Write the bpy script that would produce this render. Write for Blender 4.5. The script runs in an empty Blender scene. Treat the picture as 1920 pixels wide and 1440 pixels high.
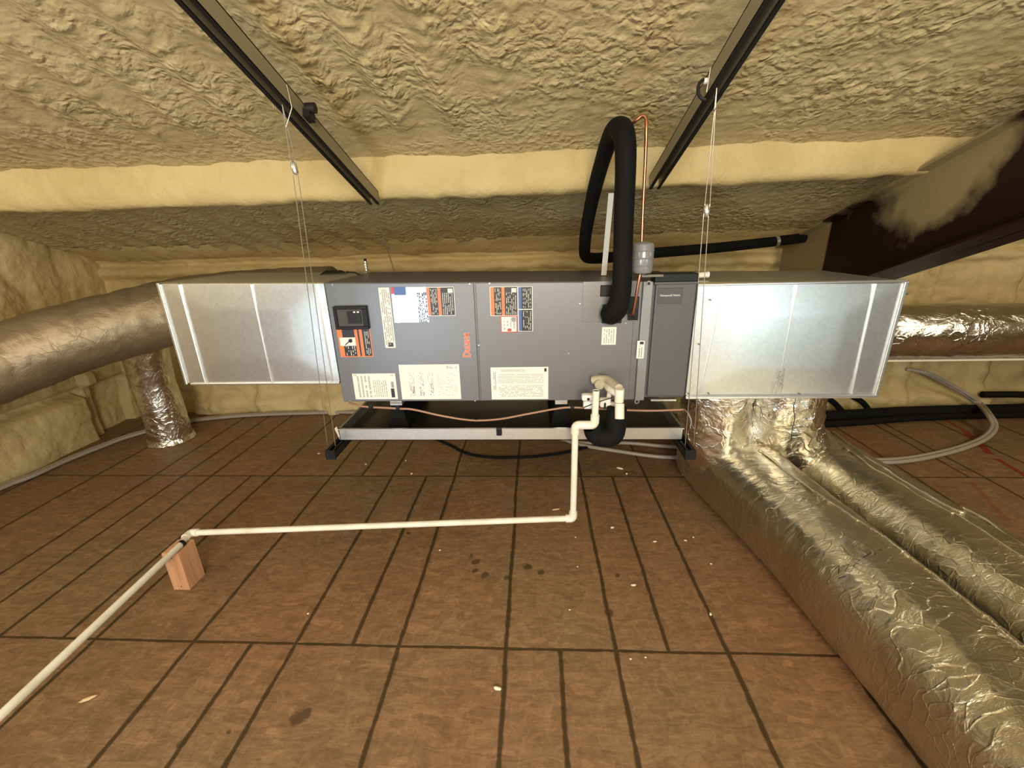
import bpy, math, random
from mathutils import Vector, Matrix, noise
random.seed(7)
R = math.radians
col = bpy.context.scene.collection
scn = bpy.context.scene

# ------------------------------------------------------------------ camera
F, CH = 809.0, 1.47
p_, y_, r_ = R(19.1), R(3.1), R(-1.5)
FW = Vector((-math.sin(y_)*math.cos(p_), math.cos(y_)*math.cos(p_), -math.sin(p_)))
_rt = Vector((math.cos(y_), math.sin(y_), 0)); _up = _rt.cross(FW)
RT = _rt*math.cos(r_) + _up*math.sin(r_)
UP = -_rt*math.sin(r_) + _up*math.cos(r_)
CAM = Vector((0, 0, CH))
cd = bpy.data.cameras.new('camera'); cam = bpy.data.objects.new('camera', cd); col.objects.link(cam)
cd.sensor_width = 36; cd.lens = F/1920*36; cd.clip_start = 0.02
cam.matrix_world = Matrix(((RT.x, UP.x, -FW.x, 0), (RT.y, UP.y, -FW.y, 0), (RT.z, UP.z, -FW.z, CH), (0, 0, 0, 1)))
scn.camera = cam

def ray(x, y): return FW + RT*((x-960)/F) + UP*((720-y)/F)
def aty(x, y, Y): d = ray(x, y); return CAM + d*(Y/d.y)       # point of that sight line on the plane Y
def atz(x, y, z): d = ray(x, y); return CAM + d*((z-CH)/d.z)   # ... on the level z

# ------------------------------------------------------------------ light
scn.view_settings.view_transform = 'Standard'; scn.view_settings.look = 'None'
scn.view_settings.gamma = 1; scn.view_settings.use_curve_mapping = False
scn.view_settings.exposure = -0.22
w = bpy.data.worlds.new('world'); scn.world = w; w.use_nodes = True
w.node_tree.nodes['Background'].inputs[0].default_value = (1, .85, .65, 1)
w.node_tree.nodes['Background'].inputs[1].default_value = 0.02
def area(name, loc, target, size, power, color, sy=None):
    l = bpy.data.lights.new(name, 'AREA'); l.energy = power; l.color = color
    l.shape = 'RECTANGLE'; l.size = size; l.size_y = sy or size
    o = bpy.data.objects.new(name, l); col.objects.link(o); o.location = loc
    o.rotation_euler = (Vector(target)-Vector(loc)).to_track_quat('-Z', 'Y').to_euler()
    return o
area('work_light', (0.2, -1.9, 1.9), (0, 2.5, 1.1), 1.2, 150, (1, .89, .70))
area('ceiling_bounce_light', (-0.3, -1.0, 0.5), (0.2, 1.6, 2.1), 1.2, 5, (1, .89, .70))
area('cool_panel_light', (-1.32, -1.0, .68), (-.5, 1.83, 1.1), 0.36, 30.0, (.70, .85, 1), .30)  # cool light added for the bluish glow on the unit panel; no real opening
area('cool_plenum_light', (2.1, -1.0, .95), (1.0, 1.83, 1.1), 0.7, 16.0, (.74, .92, 1), .6)  # added to whiten the right plenum; no opening stands here
area('fill_light_right', (3.9, 0.6, 2.0), (3.0, 3.0, .6), .5, 26, (1, .89, .69))  # unseen fill added to brighten the right side, not a fitted lamp
area('fill_light_left', (-2.6, -0.2, 2.2), (-2.6, 2.6, .3), .6, 24, (1, .89, .69))  # soft fill added for the left side; no lamp hangs there

# ------------------------------------------------------------------ materials
def mat(name, color, rough=.6, metal=0, nodes=None, spec=None):
    m = bpy.data.materials.new(name); m.use_nodes = True
    b = m.node_tree.nodes['Principled BSDF']
    b.inputs['Base Color'].default_value = (*color, 1); b.inputs['Roughness'].default_value = rough
    b.inputs['Metallic'].default_value = metal
    if spec is not None: b.inputs['Specular IOR Level'].default_value = spec
    if nodes: nodes(m.node_tree, b)
    return m
def N(t, kind, **kw):
    n = t.nodes.new(kind)
    for k, v in kw.items():
        if k.startswith('i_'): n.inputs[k[2:].replace('_', ' ')].default_value = v
        else: setattr(n, k, v)
    return n
def coords(t, scale=(1, 1, 1), out='Object'):
    tc = N(t, 'ShaderNodeTexCoord'); mp = N(t, 'ShaderNodeMapping'); mp.inputs['Scale'].default_value = scale
    t.links.new(tc.outputs[out], mp.inputs[0]); return mp.outputs[0]
def ntex(t, vec, scale, detail=4, rough=.5, dist=0):
    n = N(t, 'ShaderNodeTexNoise'); n.inputs['Scale'].default_value = scale; n.inputs['Detail'].default_value = detail
    n.inputs['Roughness'].default_value = rough; n.inputs['Distortion'].default_value = dist
    t.links.new(vec, n.inputs['Vector']); return n.outputs['Fac']
def ramp(t, fac, stops):
    n = N(t, 'ShaderNodeValToRGB'); cr = n.color_ramp
    while len(cr.elements) < len(stops): cr.elements.new(.5)
    for e, (p, c) in zip(cr.elements, stops): e.position = p; e.color = (*c, 1)
    t.links.new(fac, n.inputs[0]); return n.outputs[0]
def mixc(t, fac, a, b, blend='MIX'):
    n = N(t, 'ShaderNodeMix', data_type='RGBA', blend_type=blend)
    for s, v in ((0, fac), (6, a), (7, b)):
        if isinstance(v, (int, float)): n.inputs[s].default_value = v
        elif isinstance(v, tuple): n.inputs[s].default_value = (*v, 1)
        else: t.links.new(v, n.inputs[s])
    return n.outputs[2]
def mth(t, op, a, b=None, c=None):
    n = N(t, 'ShaderNodeMath', operation=op)
    for i, v in enumerate((a, b, c)):
        if v is None: continue
        if isinstance(v, (int, float)): n.inputs[i].default_value = v
        else: t.links.new(v, n.inputs[i])
    return n.outputs[0]
def bump(t, b, h, strength, dist, prev=None):
    n = N(t, 'ShaderNodeBump'); n.inputs['Strength'].default_value = strength; n.inputs['Distance'].default_value = dist
    t.links.new(h, n.inputs['Height'])
    if prev: t.links.new(prev, n.inputs['Normal'])
    t.links.new(n.outputs[0], b.inputs['Normal']); return n.outputs[0]

def foam_nodes(t, b):
    v = coords(t)
    a = ntex(t, v, 2.2, 5, .6); f = ntex(t, v, 26, 5, .6, .4); g = ntex(t, v, 75, 3, .6)
    c = ramp(t, a, [(.3, (.43, .335, .155)), (.5, (.50, .40, .20)), (.7, (.57, .465, .25))])
    c = mixc(t, ramp(t, f, [(.35, (.0, .0, .0)), (.62, (.6, .6, .6))]), c, (.60, .50, .28))
    t.links.new(c, b.inputs['Base Color'])
    vo = N(t, 'ShaderNodeTexVoronoi', feature='SMOOTH_F1'); vo.inputs['Scale'].default_value = 34; vo.inputs['Smoothness'].default_value = .6
    wn = N(t, 'ShaderNodeTexNoise'); wn.inputs['Scale'].default_value = 14; wn.inputs['Detail'].default_value = 3; t.links.new(v, wn.inputs['Vector'])
    ad = N(t, 'ShaderNodeVectorMath', operation='MULTIPLY_ADD'); ad.inputs[1].default_value = (.09, .09, .09); t.links.new(wn.outputs['Color'], ad.inputs[0]); t.links.new(v, ad.inputs[2]); t.links.new(ad.outputs[0], vo.inputs['Vector'])
    patch = ramp(t, ntex(t, v, 4.5, 3), [(.38, (.12, .12, .12)), (.58, (1, 1, 1))])
    f2 = mth(t, 'MULTIPLY', mth(t, 'SUBTRACT', 1, vo.outputs['Distance']), patch); n = bump(t, b, f2, .8, .018); bump(t, b, g, .3, .006, n)
FOAM = mat('spray_foam', (.6, .5, .3), .5, 0, foam_nodes, .5)
def foam2_nodes(t, b):
    v = coords(t)
    a = ntex(t, v, 1.8, 4, .55); f = ntex(t, v, 14, 4, .55, .5)
    c = ramp(t, a, [(.3, (.50, .385, .165)), (.55, (.61, .475, .225)), (.75, (.70, .56, .29))])
    t.links.new(c, b.inputs['Base Color'])
    n = bump(t, b, f, .5, .02); bump(t, b, ntex(t, v, 45, 3), .3, .006, n)
FOAM2 = mat('smooth_spray_foam', (.7, .6, .35), .6, 0, foam2_nodes, .35)

def osb_nodes(t, b):
    tc = N(t, 'ShaderNodeTexCoord'); sx = N(t, 'ShaderNodeSeparateXYZ'); t.links.new(tc.outputs['Object'], sx.inputs[0])
    X, Y = sx.outputs[0], sx.outputs[1]
    v = coords(t, (9, 30, 1)); v2 = coords(t, (24, 11, 1)); v3 = coords(t)
    s1 = ntex(t, v, 1.0, 5, .6, 2.2); s2 = ntex(t, v2, 1.0, 5, .6, 2.5); big = ntex(t, v3, 1.1, 3, .5)
    vo = N(t, 'ShaderNodeTexVoronoi'); vo.inputs['Scale'].default_value = 1.0
    vv = coords(t, (16, 42, 1)); wob = N(t, 'ShaderNodeTexNoise'); wob.inputs['Scale'].default_value = 6
    t.links.new(tc.outputs['Object'], wob.inputs['Vector'])
    ad = N(t, 'ShaderNodeVectorMath', operation='MULTIPLY_ADD'); ad.inputs[1].default_value = (5, 5, 0)
    t.links.new(wob.outputs['Color'], ad.inputs[0]); t.links.new(vv, ad.inputs[2]); t.links.new(ad.outputs[0], vo.inputs['Vector'])
    cell = N(t, 'ShaderNodeSeparateColor'); t.links.new(vo.outputs['Color'], cell.inputs[0])
    c = ramp(t, s1, [(.3, (.185, .102, .050)), (.5, (.275, .160, .083)), (.7, (.36, .222, .125))])
    c2 = ramp(t, s2, [(.3, (.20, .112, .055)), (.55, (.29, .172, .092)), (.72, (.42, .275, .16))])
    c = mixc(t, .45, c, c2)
    cv = ramp(t, cell.outputs[0], [(0, (.82, .82, .82)), (.8, (1.05, 1.05, 1.05)), (1, (1.25, 1.22, 1.15))])
    c = mixc(t, .75, c, cv, 'MULTIPLY')
    bc = ramp(t, big, [(.35, (1.05, .9, .80)), (.5, (1, .97, .9)), (.65, (.92, 1.0, .9))])
    c = mixc(t, .8, c, bc, 'MULTIPLY')
    # panel tone: each 1.21 m row a little different
    row = mth(t, 'FLOOR', mth(t, 'DIVIDE', Y, 1.21))
    wn = N(t, 'ShaderNodeTexWhiteNoise', noise_dimensions='2D')
    cx = N(t, 'ShaderNodeCombineXYZ'); t.links.new(row, cx.inputs[0])
    t.links.new(mth(t, 'FLOOR', mth(t, 'DIVIDE', mth(t, 'ADD', X, .5), 2.44)), cx.inputs[1]); t.links.new(cx.outputs[0], wn.inputs['Vector'])
    pv = ramp(t, wn.outputs['Value'], [(0, (.88, .86, .84)), (1, (1.08, 1.05, 1.05))])
    c = mixc(t, 1, c, pv, 'MULTIPLY')
    c = mixc(t, 1, c, (.84, .87, .88), 'MULTIPLY')
    # dark sealed joints and marked joist lines
    wl = ntex(t, v3, 3, 2); wf = mth(t, 'MULTIPLY', mth(t, 'SUBTRACT', wl, .5), .018)
    ww = ntex(t, v3, 22, 3); Xw = mth(t, 'ADD', X, wf)
    def line(coord, pos, w=.0066):
        d = mth(t, 'ABSOLUTE', mth(t, 'SUBTRACT', coord, pos))
        wdt = mth(t, 'MULTIPLY_ADD', ww, w*1.5, w*.35)
        mr = N(t, 'ShaderNodeMapRange', interpolation_type='SMOOTHSTEP')
        t.links.new(mth(t, 'DIVIDE', d, wdt), mr.inputs[0]); mr.inputs[1].default_value = .6; mr.inputs[2].default_value = 1.6
        mr.inputs[3].default_value = 1; mr.inputs[4].default_value = 0
        return mr.outputs[0]
    def band(lo, hi): return mth(t, 'MULTIPLY', mth(t, 'GREATER_THAN', Y, lo), mth(t, 'LESS_THAN', Y, hi))
    g = mth(t, 'SUBTRACT', mth(t, 'MODULO', mth(t, 'ADD', Xw, .113+.2035+40.7), .407), .2035)
    m = line(g, 0.0)
    Yw = mth(t, 'ADD', Y, mth(t, 'MULTIPLY', wf, .5))
    for s in (1.205, 2.425, 3.63): m = mth(t, 'MAXIMUM', m, line(Yw, s, .0045))
    for pos, lo, hi in ((.089, -9, 1.205), (-1.10, -9, 1.205), (.49, 1.205, 2.425), (-.703, 1.205, 2.425), (-1.88, 1.205, 2.425),
                        (-2.35, 1.205, 3.63), (-1.13, 2.425, 3.63), (2.65, 2.425, 3.63)):
        m = mth(t, 'MAXIMUM', m, mth(t, 'MULTIPLY', line(Xw, pos), band(lo, hi)))
    c = mixc(t, mth(t, 'MULTIPLY', m, .88), c, (.038, .024, .008))
    # wet spots and scuffs
    st = None
    for x, y, r in ((883, 1042, .018), (893, 1052, .022), (988, 1063, .022), (950, 1083, .018), (908, 1077, .022), (892, 1070, .014),
                    (1015, 1074, .018), (1143, 1150, .018), (1158, 1078, .010), (560, 1345, .03), (575, 1338, .018), (430, 1375, .01), (343, 1392, .014), (765, 1000, .010)):
        q = atz(x, y, 0)
        dv = N(t, 'ShaderNodeVectorMath', operation='DISTANCE'); t.links.new(tc.outputs['Object'], dv.inputs[0]); dv.inputs[1].default_value = (q.x, q.y, 0)
        mr = N(t, 'ShaderNodeMapRange', interpolation_type='SMOOTHSTEP'); t.links.new(mth(t, 'ADD', dv.outputs['Value'], mth(t, 'MULTIPLY', mth(t, 'SUBTRACT', ww, .5), .05)), mr.inputs[0])
        mr.inputs[1].default_value = r*.5; mr.inputs[2].default_value = r*1.1; mr.inputs[3].default_value = .75; mr.inputs[4].default_value = 0
        st = mr.outputs[0] if st is None else mth(t, 'MAXIMUM', st, mr.outputs[0])
    c = mixc(t, st, c, (.05, .03, .015))
    # red sprayed layout line
    def seg(a, bb, wd):
        dx, dy = bb[0]-a[0], bb[1]-a[1]; L = math.hypot(dx, dy); dx /= L; dy /= L
        px, py = mth(t, 'SUBTRACT', X, a[0]), mth(t, 'SUBTRACT', Y, a[1])
        al = mth(t, 'ADD', mth(t, 'MULTIPLY', px, dx), mth(t, 'MULTIPLY', py, dy))
        pe = mth(t, 'ABSOLUTE', mth(t, 'SUBTRACT', mth(t, 'MULTIPLY', px, dy), mth(t, 'MULTIPLY', py, dx)))
        inside = mth(t, 'MULTIPLY', mth(t, 'GREATER_THAN', al, 0), mth(t, 'LESS_THAN', al, L))
        return mth(t, 'MULTIPLY', inside, mth(t, 'LESS_THAN', pe, mth(t, 'MULTIPLY_ADD', ww, wd, wd*.4)))
    rm = mth(t, 'MAXIMUM', seg((3.28, 3.6), (3.22, 3.1), .012), mth(t, 'MAXIMUM', seg((3.22, 3.1), (3.05, 2.72), .026), seg((3.03, 2.66), (2.95, 2.2), .02)))
    rm = mth(t, 'MAXIMUM', rm, mth(t, 'MULTIPLY', seg((2.62, 2.38), (2.45, 2.0), .014), .45))
    c = mixc(t, mth(t, 'MULTIPLY', rm, .8), c, (.22, .012, .008))
    t.links.new(c, b.inputs['Base Color'])
    h = mth(t, 'SUBTRACT', s1, mth(t, 'MULTIPLY', m, 1.5)); bump(t, b, h, .35, .004)
OSB = mat('osb_subfloor', (.3, .18, .1), .55, 0, osb_nodes, .3)

def galv_nodes(t, b):
    v = coords(t); vo = N(t, 'ShaderNodeTexVoronoi'); vo.inputs['Scale'].default_value = 90; t.links.new(v, vo.inputs['Vector'])
    s = N(t, 'ShaderNodeSeparateColor'); t.links.new(vo.outputs['Color'], s.inputs[0])
    c = ramp(t, s.outputs[0], [(0, (.70, .71, .68)), (1, (.76, .77, .74))]); t.links.new(c, b.inputs['Base Color'])
    r = ramp(t, s.outputs[1], [(0, (.36, .36, .36)), (1, (.38, .38, .38))]); t.links.new(r, b.inputs['Roughness'])
    bump(t, b, ntex(t, v, 2.2, 1), .12, .02)
GALV = mat('galvanized_steel', (.7, .7, .68), .35, .95, galv_nodes)
def foil_nodes(t, b, k=1.0, lo=(.50, .44, .31), hi=(.64, .58, .44)):
    v = coords(t); v2 = coords(t, (.8, 1.9, 1))
    a = ntex(t, v2, 9, 5, .6, 1.2); vo = N(t, 'ShaderNodeTexVoronoi', feature='DISTANCE_TO_EDGE'); vo.inputs['Scale'].default_value = 9
    wn = N(t, 'ShaderNodeTexNoise'); wn.inputs['Scale'].default_value = 5; t.links.new(v, wn.inputs['Vector'])
    ad = N(t, 'ShaderNodeVectorMath', operation='MULTIPLY_ADD'); ad.inputs[1].default_value = (.5, .5, .5)
    t.links.new(wn.outputs['Color'], ad.inputs[0]); t.links.new(v2, ad.inputs[2]); t.links.new(ad.outputs[0], vo.inputs['Vector'])
    f = ramp(t, vo.outputs['Distance'], [(0, (1, 1, 1)), (.06, (.25, .25, .25)), (.3, (0, 0, 0))]); f = mth(t, 'MULTIPLY', f, ramp(t, ntex(t, v, 3.5, 2), [(.42, (0, 0, 0)), (.62, (1, 1, 1))]))
    c = ramp(t, ntex(t, v, 3, 3), [(.35, lo), (.65, hi)]); t.links.new(c, b.inputs['Base Color'])
    n = bump(t, b, a, .42*k, .02); n = bump(t, b, f, .36*k, .008, n); bump(t, b, ntex(t, v, 60, 3), .10, .004, n)
FOIL = mat('foil_facing', (.75, .7, .6), .30, .95, foil_nodes)
DULLF = mat('dull_foil_facing', (.6, .5, .4), .48, .6, lambda t, b: foil_nodes(t, b, .7, (.27, .21, .13), (.36, .285, .18)))
FOILB = mat('bright_foil_tape', (.88, .87, .84), .22, 1.0, lambda t, b: foil_nodes(t, b, 1.4, (.72, .68, .60), (.86, .84, .78)))
def cab_nodes(t, b):
    v = coords(t); bump(t, b, ntex(t, v, 300, 2), .08, .001)
CAB = mat('grey_enamel', (.185, .185, .19), .42, .5, cab_nodes)
CAB2 = mat('dark_grey_enamel', (.105, .105, .108), .45, .15, cab_nodes)
CABL = mat('light_grey_enamel', (.27, .28, .28), .4, .3, cab_nodes)
PLATE = mat('grey_cover_plate', (.19, .19, .19), .36, .45, cab_nodes)
BLACK = mat('black_rubber', (.0045, .0045, .005), .8, 0, lambda t, b: bump(t, b, ntex(t, coords(t), 60, 3), .3, .004), .2)
BPLAST = mat('black_plastic', (.008, .008, .009), .45, 0, None, .3)
STRUT = mat('lit_channel_steel', (.33, .29, .19), .55, .3, lambda t, b: bump(t, b, ntex(t, coords(t), 40, 3), .2, .003))  # strut sides made paler, as if light fell on them
DARK = mat('black_steel_and_strut_shade', (.012, .012, .012), .5, .3)  # black parts; also the painted shade of the ceiling struts
def pvc_nodes(t, b):
    c = ramp(t, ntex(t, coords(t), 12, 4), [(.3, (.68, .62, .48)), (.55, (.80, .75, .62)), (.7, (.84, .80, .68))]); t.links.new(c, b.inputs['Base Color'])
PVC = mat('cream_pvc', (.8, .75, .62), .38, 0, pvc_nodes)
WHITE = mat('white_plastic', (.82, .80, .76), .4)
GREYM = mat('grey_mark', (.14, .14, .14), .5)
TUBE = mat('milky_tubing', (.36, .31, .25), .4)
COPPER = mat('copper', (.62, .26, .14), .28, .95)
CABLE = mat('brown_cable_jacket', (.36, .20, .13), .4)
WIRE = mat('steel_wire', (.45, .42, .35), .4, .8)
ALU = mat('bright_aluminium', (.85, .85, .84), .28, .9)
DRIER = mat('grey_painted_filter_shell', (.26, .26, .265), .25, .2)
def wood_nodes(t, b):
    c = ramp(t, ntex(t, coords(t, (60, 60, 4)), 1, 4, .5, .6), [(.3, (.46, .22, .11)), (.6, (.60, .32, .17))]); t.links.new(c, b.inputs['Base Color'])
WOOD = mat('pine_offcut', (.55, .3, .15), .6, 0, wood_nodes)
def beam_nodes(t, b):
    tc = N(t, 'ShaderNodeTexCoord'); sx = N(t, 'ShaderNodeSeparateXYZ'); t.links.new(tc.outputs['Object'], sx.inputs[0])
    v = coords(t); n1 = ntex(t, v, 2.3, 5, .6)
    # height below the sloping top edge: overspray clings under the roof
    hh = mth(t, 'ADD', sx.outputs[2], mth(t, 'MULTIPLY', mth(t, 'SUBTRACT', sx.outputs[1], 2.2), .335))
    k = mth(t, 'ADD', mth(t, 'MULTIPLY', mth(t, 'SUBTRACT', hh, 1.73), 3.4), mth(t, 'MULTIPLY', mth(t, 'SUBTRACT', n1, .42), 4.2))
    q = Vector((1.78, 2.20, 1.58)); dv = N(t, 'ShaderNodeVectorMath', operation='DISTANCE'); t.links.new(tc.outputs['Object'], dv.inputs[0]); dv.inputs[1].default_value = q
    near = N(t, 'ShaderNodeMapRange'); t.links.new(dv.outputs['Value'], near.inputs[0]); near.inputs[1].default_value = .05; near.inputs[2].default_value = .55; near.inputs[3].default_value = 1.7; near.inputs[4].default_value = -.6
    k = mth(t, 'ADD', k, near.outputs[0])
    end = N(t, 'ShaderNodeMapRange'); t.links.new(sx.outputs[1], end.inputs[0]); end.inputs[1].default_value = 2.80; end.inputs[2].default_value = 2.86; end.inputs[4].default_value = 3
    k = mth(t, 'MAXIMUM', k, mth(t, 'SUBTRACT', end.outputs[0], .5))
    f = ramp(t, k, [(0.2, (0, 0, 0)), (1, (.85, .85, .85))])
    c = mixc(t, f, (.016, .005, .004), (.36, .29, .15)); t.links.new(c, b.inputs['Base Color'])
    bump(t, b, ntex(t, v, 30, 3), .2, .004)
BEAM = mat('oxide_red_primer', (.03, .01, .007), .5, 0, beam_nodes, .25)
PAPER = mat('label_paper', (.80, .77, .70), .45)
INK = mat('label_ink', (.30, .29, .27), .5)
LINK = mat('pale_label_ink', (.40, .385, .34), .5)
DINK = mat('black_label_ink', (.02, .02, .02), .4)
ORANGE = mat('orange_label_ink', (.75, .20, .06), .4)
REDINK = mat('red_label_ink', (.60, .05, .05), .4)
BLUE = mat('blue_label_ink', (.06, .13, .35), .4)
LOGO = mat('orange_logo', (.80, .14, .05), .35)
SHINY = mat('glossy_label_film', (.55, .60, .62), .14, .3)
SCRAP = mat('foam_crumb', (.80, .72, .56), .7)
CHIP = mat('wood_chip', (.62, .45, .24), .7)
GLASS = mat('smoked_window', (.09, .09, .085), .12)

# ------------------------------------------------------------------ mesh helpers
class MB:
    def __init__(s): s.v = []; s.f = []; s.m = []; s.mats = []
    def mi(s, m):
        if m not in s.mats: s.mats.append(m)
        return s.mats.index(m)
    def add(s, vs, fs, m):
        k = len(s.v); i = s.mi(m); s.v += [tuple(v) for v in vs]
        s.f += [tuple(k+a for a in f) for f in fs]; s.m += [i]*len(fs); return s
    def box(s, a, b, m, mtx=None):
        x0, y0, z0 = a; x1, y1, z1 = b
        vs = [Vector(v) for v in ((x0,y0,z0),(x1,y0,z0),(x1,y1,z0),(x0,y1,z0),(x0,y0,z1),(x1,y0,z1),(x1,y1,z1),(x0,y1,z1))]
        if mtx: vs = [mtx @ v for v in vs]
        return s.add(vs, [(0,3,2,1),(4,5,6,7),(0,1,5,4),(1,2,6,5),(2,3,7,6),(3,0,4,7)], m)
    def hexa(s, vs, m): return s.add(vs, [(0,3,2,1),(4,5,6,7),(0,1,5,4),(1,2,6,5),(2,3,7,6),(3,0,4,7)], m)
    def tube(s, pts, r, m, n=16, cap=True, closed=False, rf=None):
        pts = [Vector(p) for p in pts]; L = len(pts); k = len(s.v); vs = []
        tang = [((pts[min(i+1, L-1)]-pts[max(i-1, 0)]).normalized()) for i in range(L)]
        u = tang[0].orthogonal().normalized()
        for i in range(L):
            u = (u - tang[i]*u.dot(tang[i])).normalized(); w_ = tang[i].cross(u)
            rr = r[i] if isinstance(r, (list, tuple)) else r
            for j in range(n):
                a = 2*math.pi*j/n
                dr_ = u*math.cos(a)+w_*math.sin(a); q = rf(i, a, rr, dr_) if rf else rr
                vs.append(pts[i] + dr_*q)
        fs = [(i*n+j, i*n+(j+1) % n, (i+1)*n+(j+1) % n, (i+1)*n+j) for i in range(L-1) for j in range(n)]
        if cap: fs += [tuple(range(n-1, -1, -1)), tuple(range((L-1)*n, L*n))]
        return s.add(vs, fs, m)
    def build(s, name, parent=None, smooth=False, bevel=0, auto=True):
        me = bpy.data.meshes.new(name); me.from_pydata(s.v, [], s.f)
        for m in s.mats: me.materials.append(m)
        for p, i in zip(me.polygons, s.m): p.material_index = i
        me.validate(); me.update()
        if smooth:
            me.shade_smooth()
            if auto: me.set_sharp_from_angle(angle=R(42))
        o = bpy.data.objects.new(name, me); col.objects.link(o)
        if parent: o.parent = parent; o.matrix_parent_inverse = Matrix.Translation(-parent.location)
        if bevel:
            b = o.modifiers.new('bevel', 'BEVEL'); b.width = bevel; b.segments = 2; b.limit_method = 'ANGLE'
        return o
def tag(o, label=None, cat=None, group=None, kind=None):
    if label: o['label'] = label
    if cat: o['category'] = cat
    if group: o['group'] = group
    if kind: o['kind'] = kind
    return o
def empty(name, loc, label, cat, group=None):
    o = bpy.data.objects.new(name, None); col.objects.link(o); o.location = loc; o.empty_display_size = .05
    return tag(o, label, cat, group)
def smoothpath(P, sub=10):
    P = [Vector(p) for p in P]; Q = [P[0]*2-P[1]] + P + [P[-1]*2-P[-2]]; out = []
    for i in range(1, len(Q)-2):
        a, b, c, d = Q[i-1], Q[i], Q[i+1], Q[i+2]
        for k in range(sub):
            t = k/sub
            out.append(.5*((2*b)+(c-a)*t+(2*a-5*b+4*c-d)*t*t+(3*b-a-3*c+d)*t**3))
    out.append(P[-1]); return out
def filletpath(P, rad, sub=6):
    P = [Vector(p) for p in P]; out = [P[0]]
    for i in range(1, len(P)-1):
        a = (P[i-1]-P[i]); b = (P[i+1]-P[i]); r = min(rad, a.length*.49, b.length*.49)
        a = P[i]+a.normalized()*r; b = P[i]+b.normalized()*r
        for k in range(sub+1):
            t = k/sub; out.append(a*(1-t)**2+P[i]*2*t*(1-t)+b*t*t)
    out.append(P[-1]); return out
def nz(x, y, z, o=4): return noise.fractal(Vector((x, y, z)), 1.0, 2.0, o)
def grid(name, nu, nv, fn, m, flip=False, **kw):
    vs = [fn(i/nu, j/nv) for j in range(nv+1) for i in range(nu+1)]
    fs = []
    for j in range(nv):
        for i in range(nu):
            a = j*(nu+1)+i; q = (a, a+1, a+nu+2, a+nu+1); fs.append(q[::-1] if flip else q)
    b = MB(); b.add(vs, fs, m); return b.build(name, smooth=True, auto=False, **kw)

# ------------------------------------------------------------------ room shell
XL, XR, YB, YF = -3.62, 6.2, 3.58, -4.2
def zc(Y): return 1.815-.333*(Y-2.2)          # roof deck level
def ss(a, b, x): t = max(0, min(1, (x-a)/(b-a))); return t*t*(3-2*t)
fl = grid('floor', 60, 60, lambda u, v: (XL-.2+(XR-XL+.3)*u, YF-.1+(YB+.2-YF+.1)*v, 0), OSB); tag(fl, kind='structure')
def ceil_fn(u, v):
    X = XL-.15+(XR-XL+.25)*u
    Y = YF-.1 + (0.7-YF)*(v/.18) if v < .18 else .6 + (YB+.2-.6)*((v-.18)/.82)
    left = 1-ss(-.5, .2, X)
    sr = math.sin(math.pi*(X+.03*nz(X*2, Y*1.2, 3))/.205)**2
    rib = .024*sr*left
    lump = .5+.5*nz(X*2.2, Y*2.2, 1, 3)
    fine = max(0, nz(X*30, Y*30, 5, 3)+.25)
    msk = left*ss(.25, .75, sr)+(1-left)*(.35+.65*ss(.35, .65, .5+.6*nz(X*1.1, Y*1.6, 8, 2)))
    msk *= 1-.8*ss(1.85, 2.1, Y)*(Y < 2.3); rib *= 1-.85*ss(1.8, 2.1, Y)*(Y < 2.3)
    d = rib*1.25 + .018*lump + .015*fine*(.12+.88*msk) + .007*abs(nz(X*9, Y*20, 15, 2))*(1-left)
    return (X, Y, zc(Y)+.02-d*(1-.3*ss(2.3, 2.6, Y)))
ce = grid('ceiling', 640, 330, ceil_fn, FOAM, True); tag(ce, kind='structure')

def backwall(u, v):
    X = XL-.1+(XR-XL+.2)*u; z = -.02+1.47*v
    d = .035*nz(X*1.6, z*3, 2, 4)+.03*abs(nz(X*7, z*8, 4, 3))
    zq = z+.02*nz(X*3, 3, 3, 3); d += .06*(ss(1.18, 1.23, zq)-ss(1.26, 1.31, zq))                     # foam-covered girt
    d += .05*ss(1.30+.015*math.sin(X*5), 1.34, z)
    d += .10*(1-ss(.10, .20+.05*nz(X*4, 0, 9, 2), z))*(.4+.6*ss(-.8, .6, nz(X*3, 1, 1, 2)))
    st = abs(((X+.3) % .61)-.305); d += .05*(1-ss(.03, .06, st))*(1-ss(1.18, 1.2, z))*ss(-.3, .3, nz(X*.7, 5, 5, 1)+.1)
    return (X, YB-d, z)
wb = grid('wall_back', 420, 90, backwall, FOAM2, True); tag(wb, kind='structure')
def leftwall(u, v):
    Y = .0+(YB+.1)*u if u > 0 else YF; z = -.02+2.65*v
    Y = YF+(1.6-YF)*(u/.2) if u < .2 else 1.6+(YB+.1-1.6)*((u-.2)/.8)
    d = .03*nz(Y*2.5, z*2.5, 12, 4)+.012*abs(nz(Y*8, z*7, 14, 4))
    d += .016*abs(math.sin(Y*9+z*1.5+nz(Y, z, 1)))*ss(.6, .9, z)
    d += .08*(ss(.40, .44, z)-ss(.52, .56, z))
    d += .13*(1-ss(.34, .39, z))*(1-ss(2.98, 3.02, Y))
    for c0 in (3.06, 3.42): d += .07*(1-ss(.03, .05, abs(Y-c0)))*(1-ss(.9, .95, z))
    return (XL+d, Y, z)
wl = grid('wall_left', 260, 150, leftwall, FOAM2); tag(wl, kind='structure')
for nm, a, b in (('wall_right', (XR, YF, 0), (XR+.1, YB+.1, 5)), ('wall_front', (XL-.1, YF-.1, 0), (XR+.1, YF, 5))):
    o = MB().box(a, b, FOAM).build(nm); tag(o, kind='structure')

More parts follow.
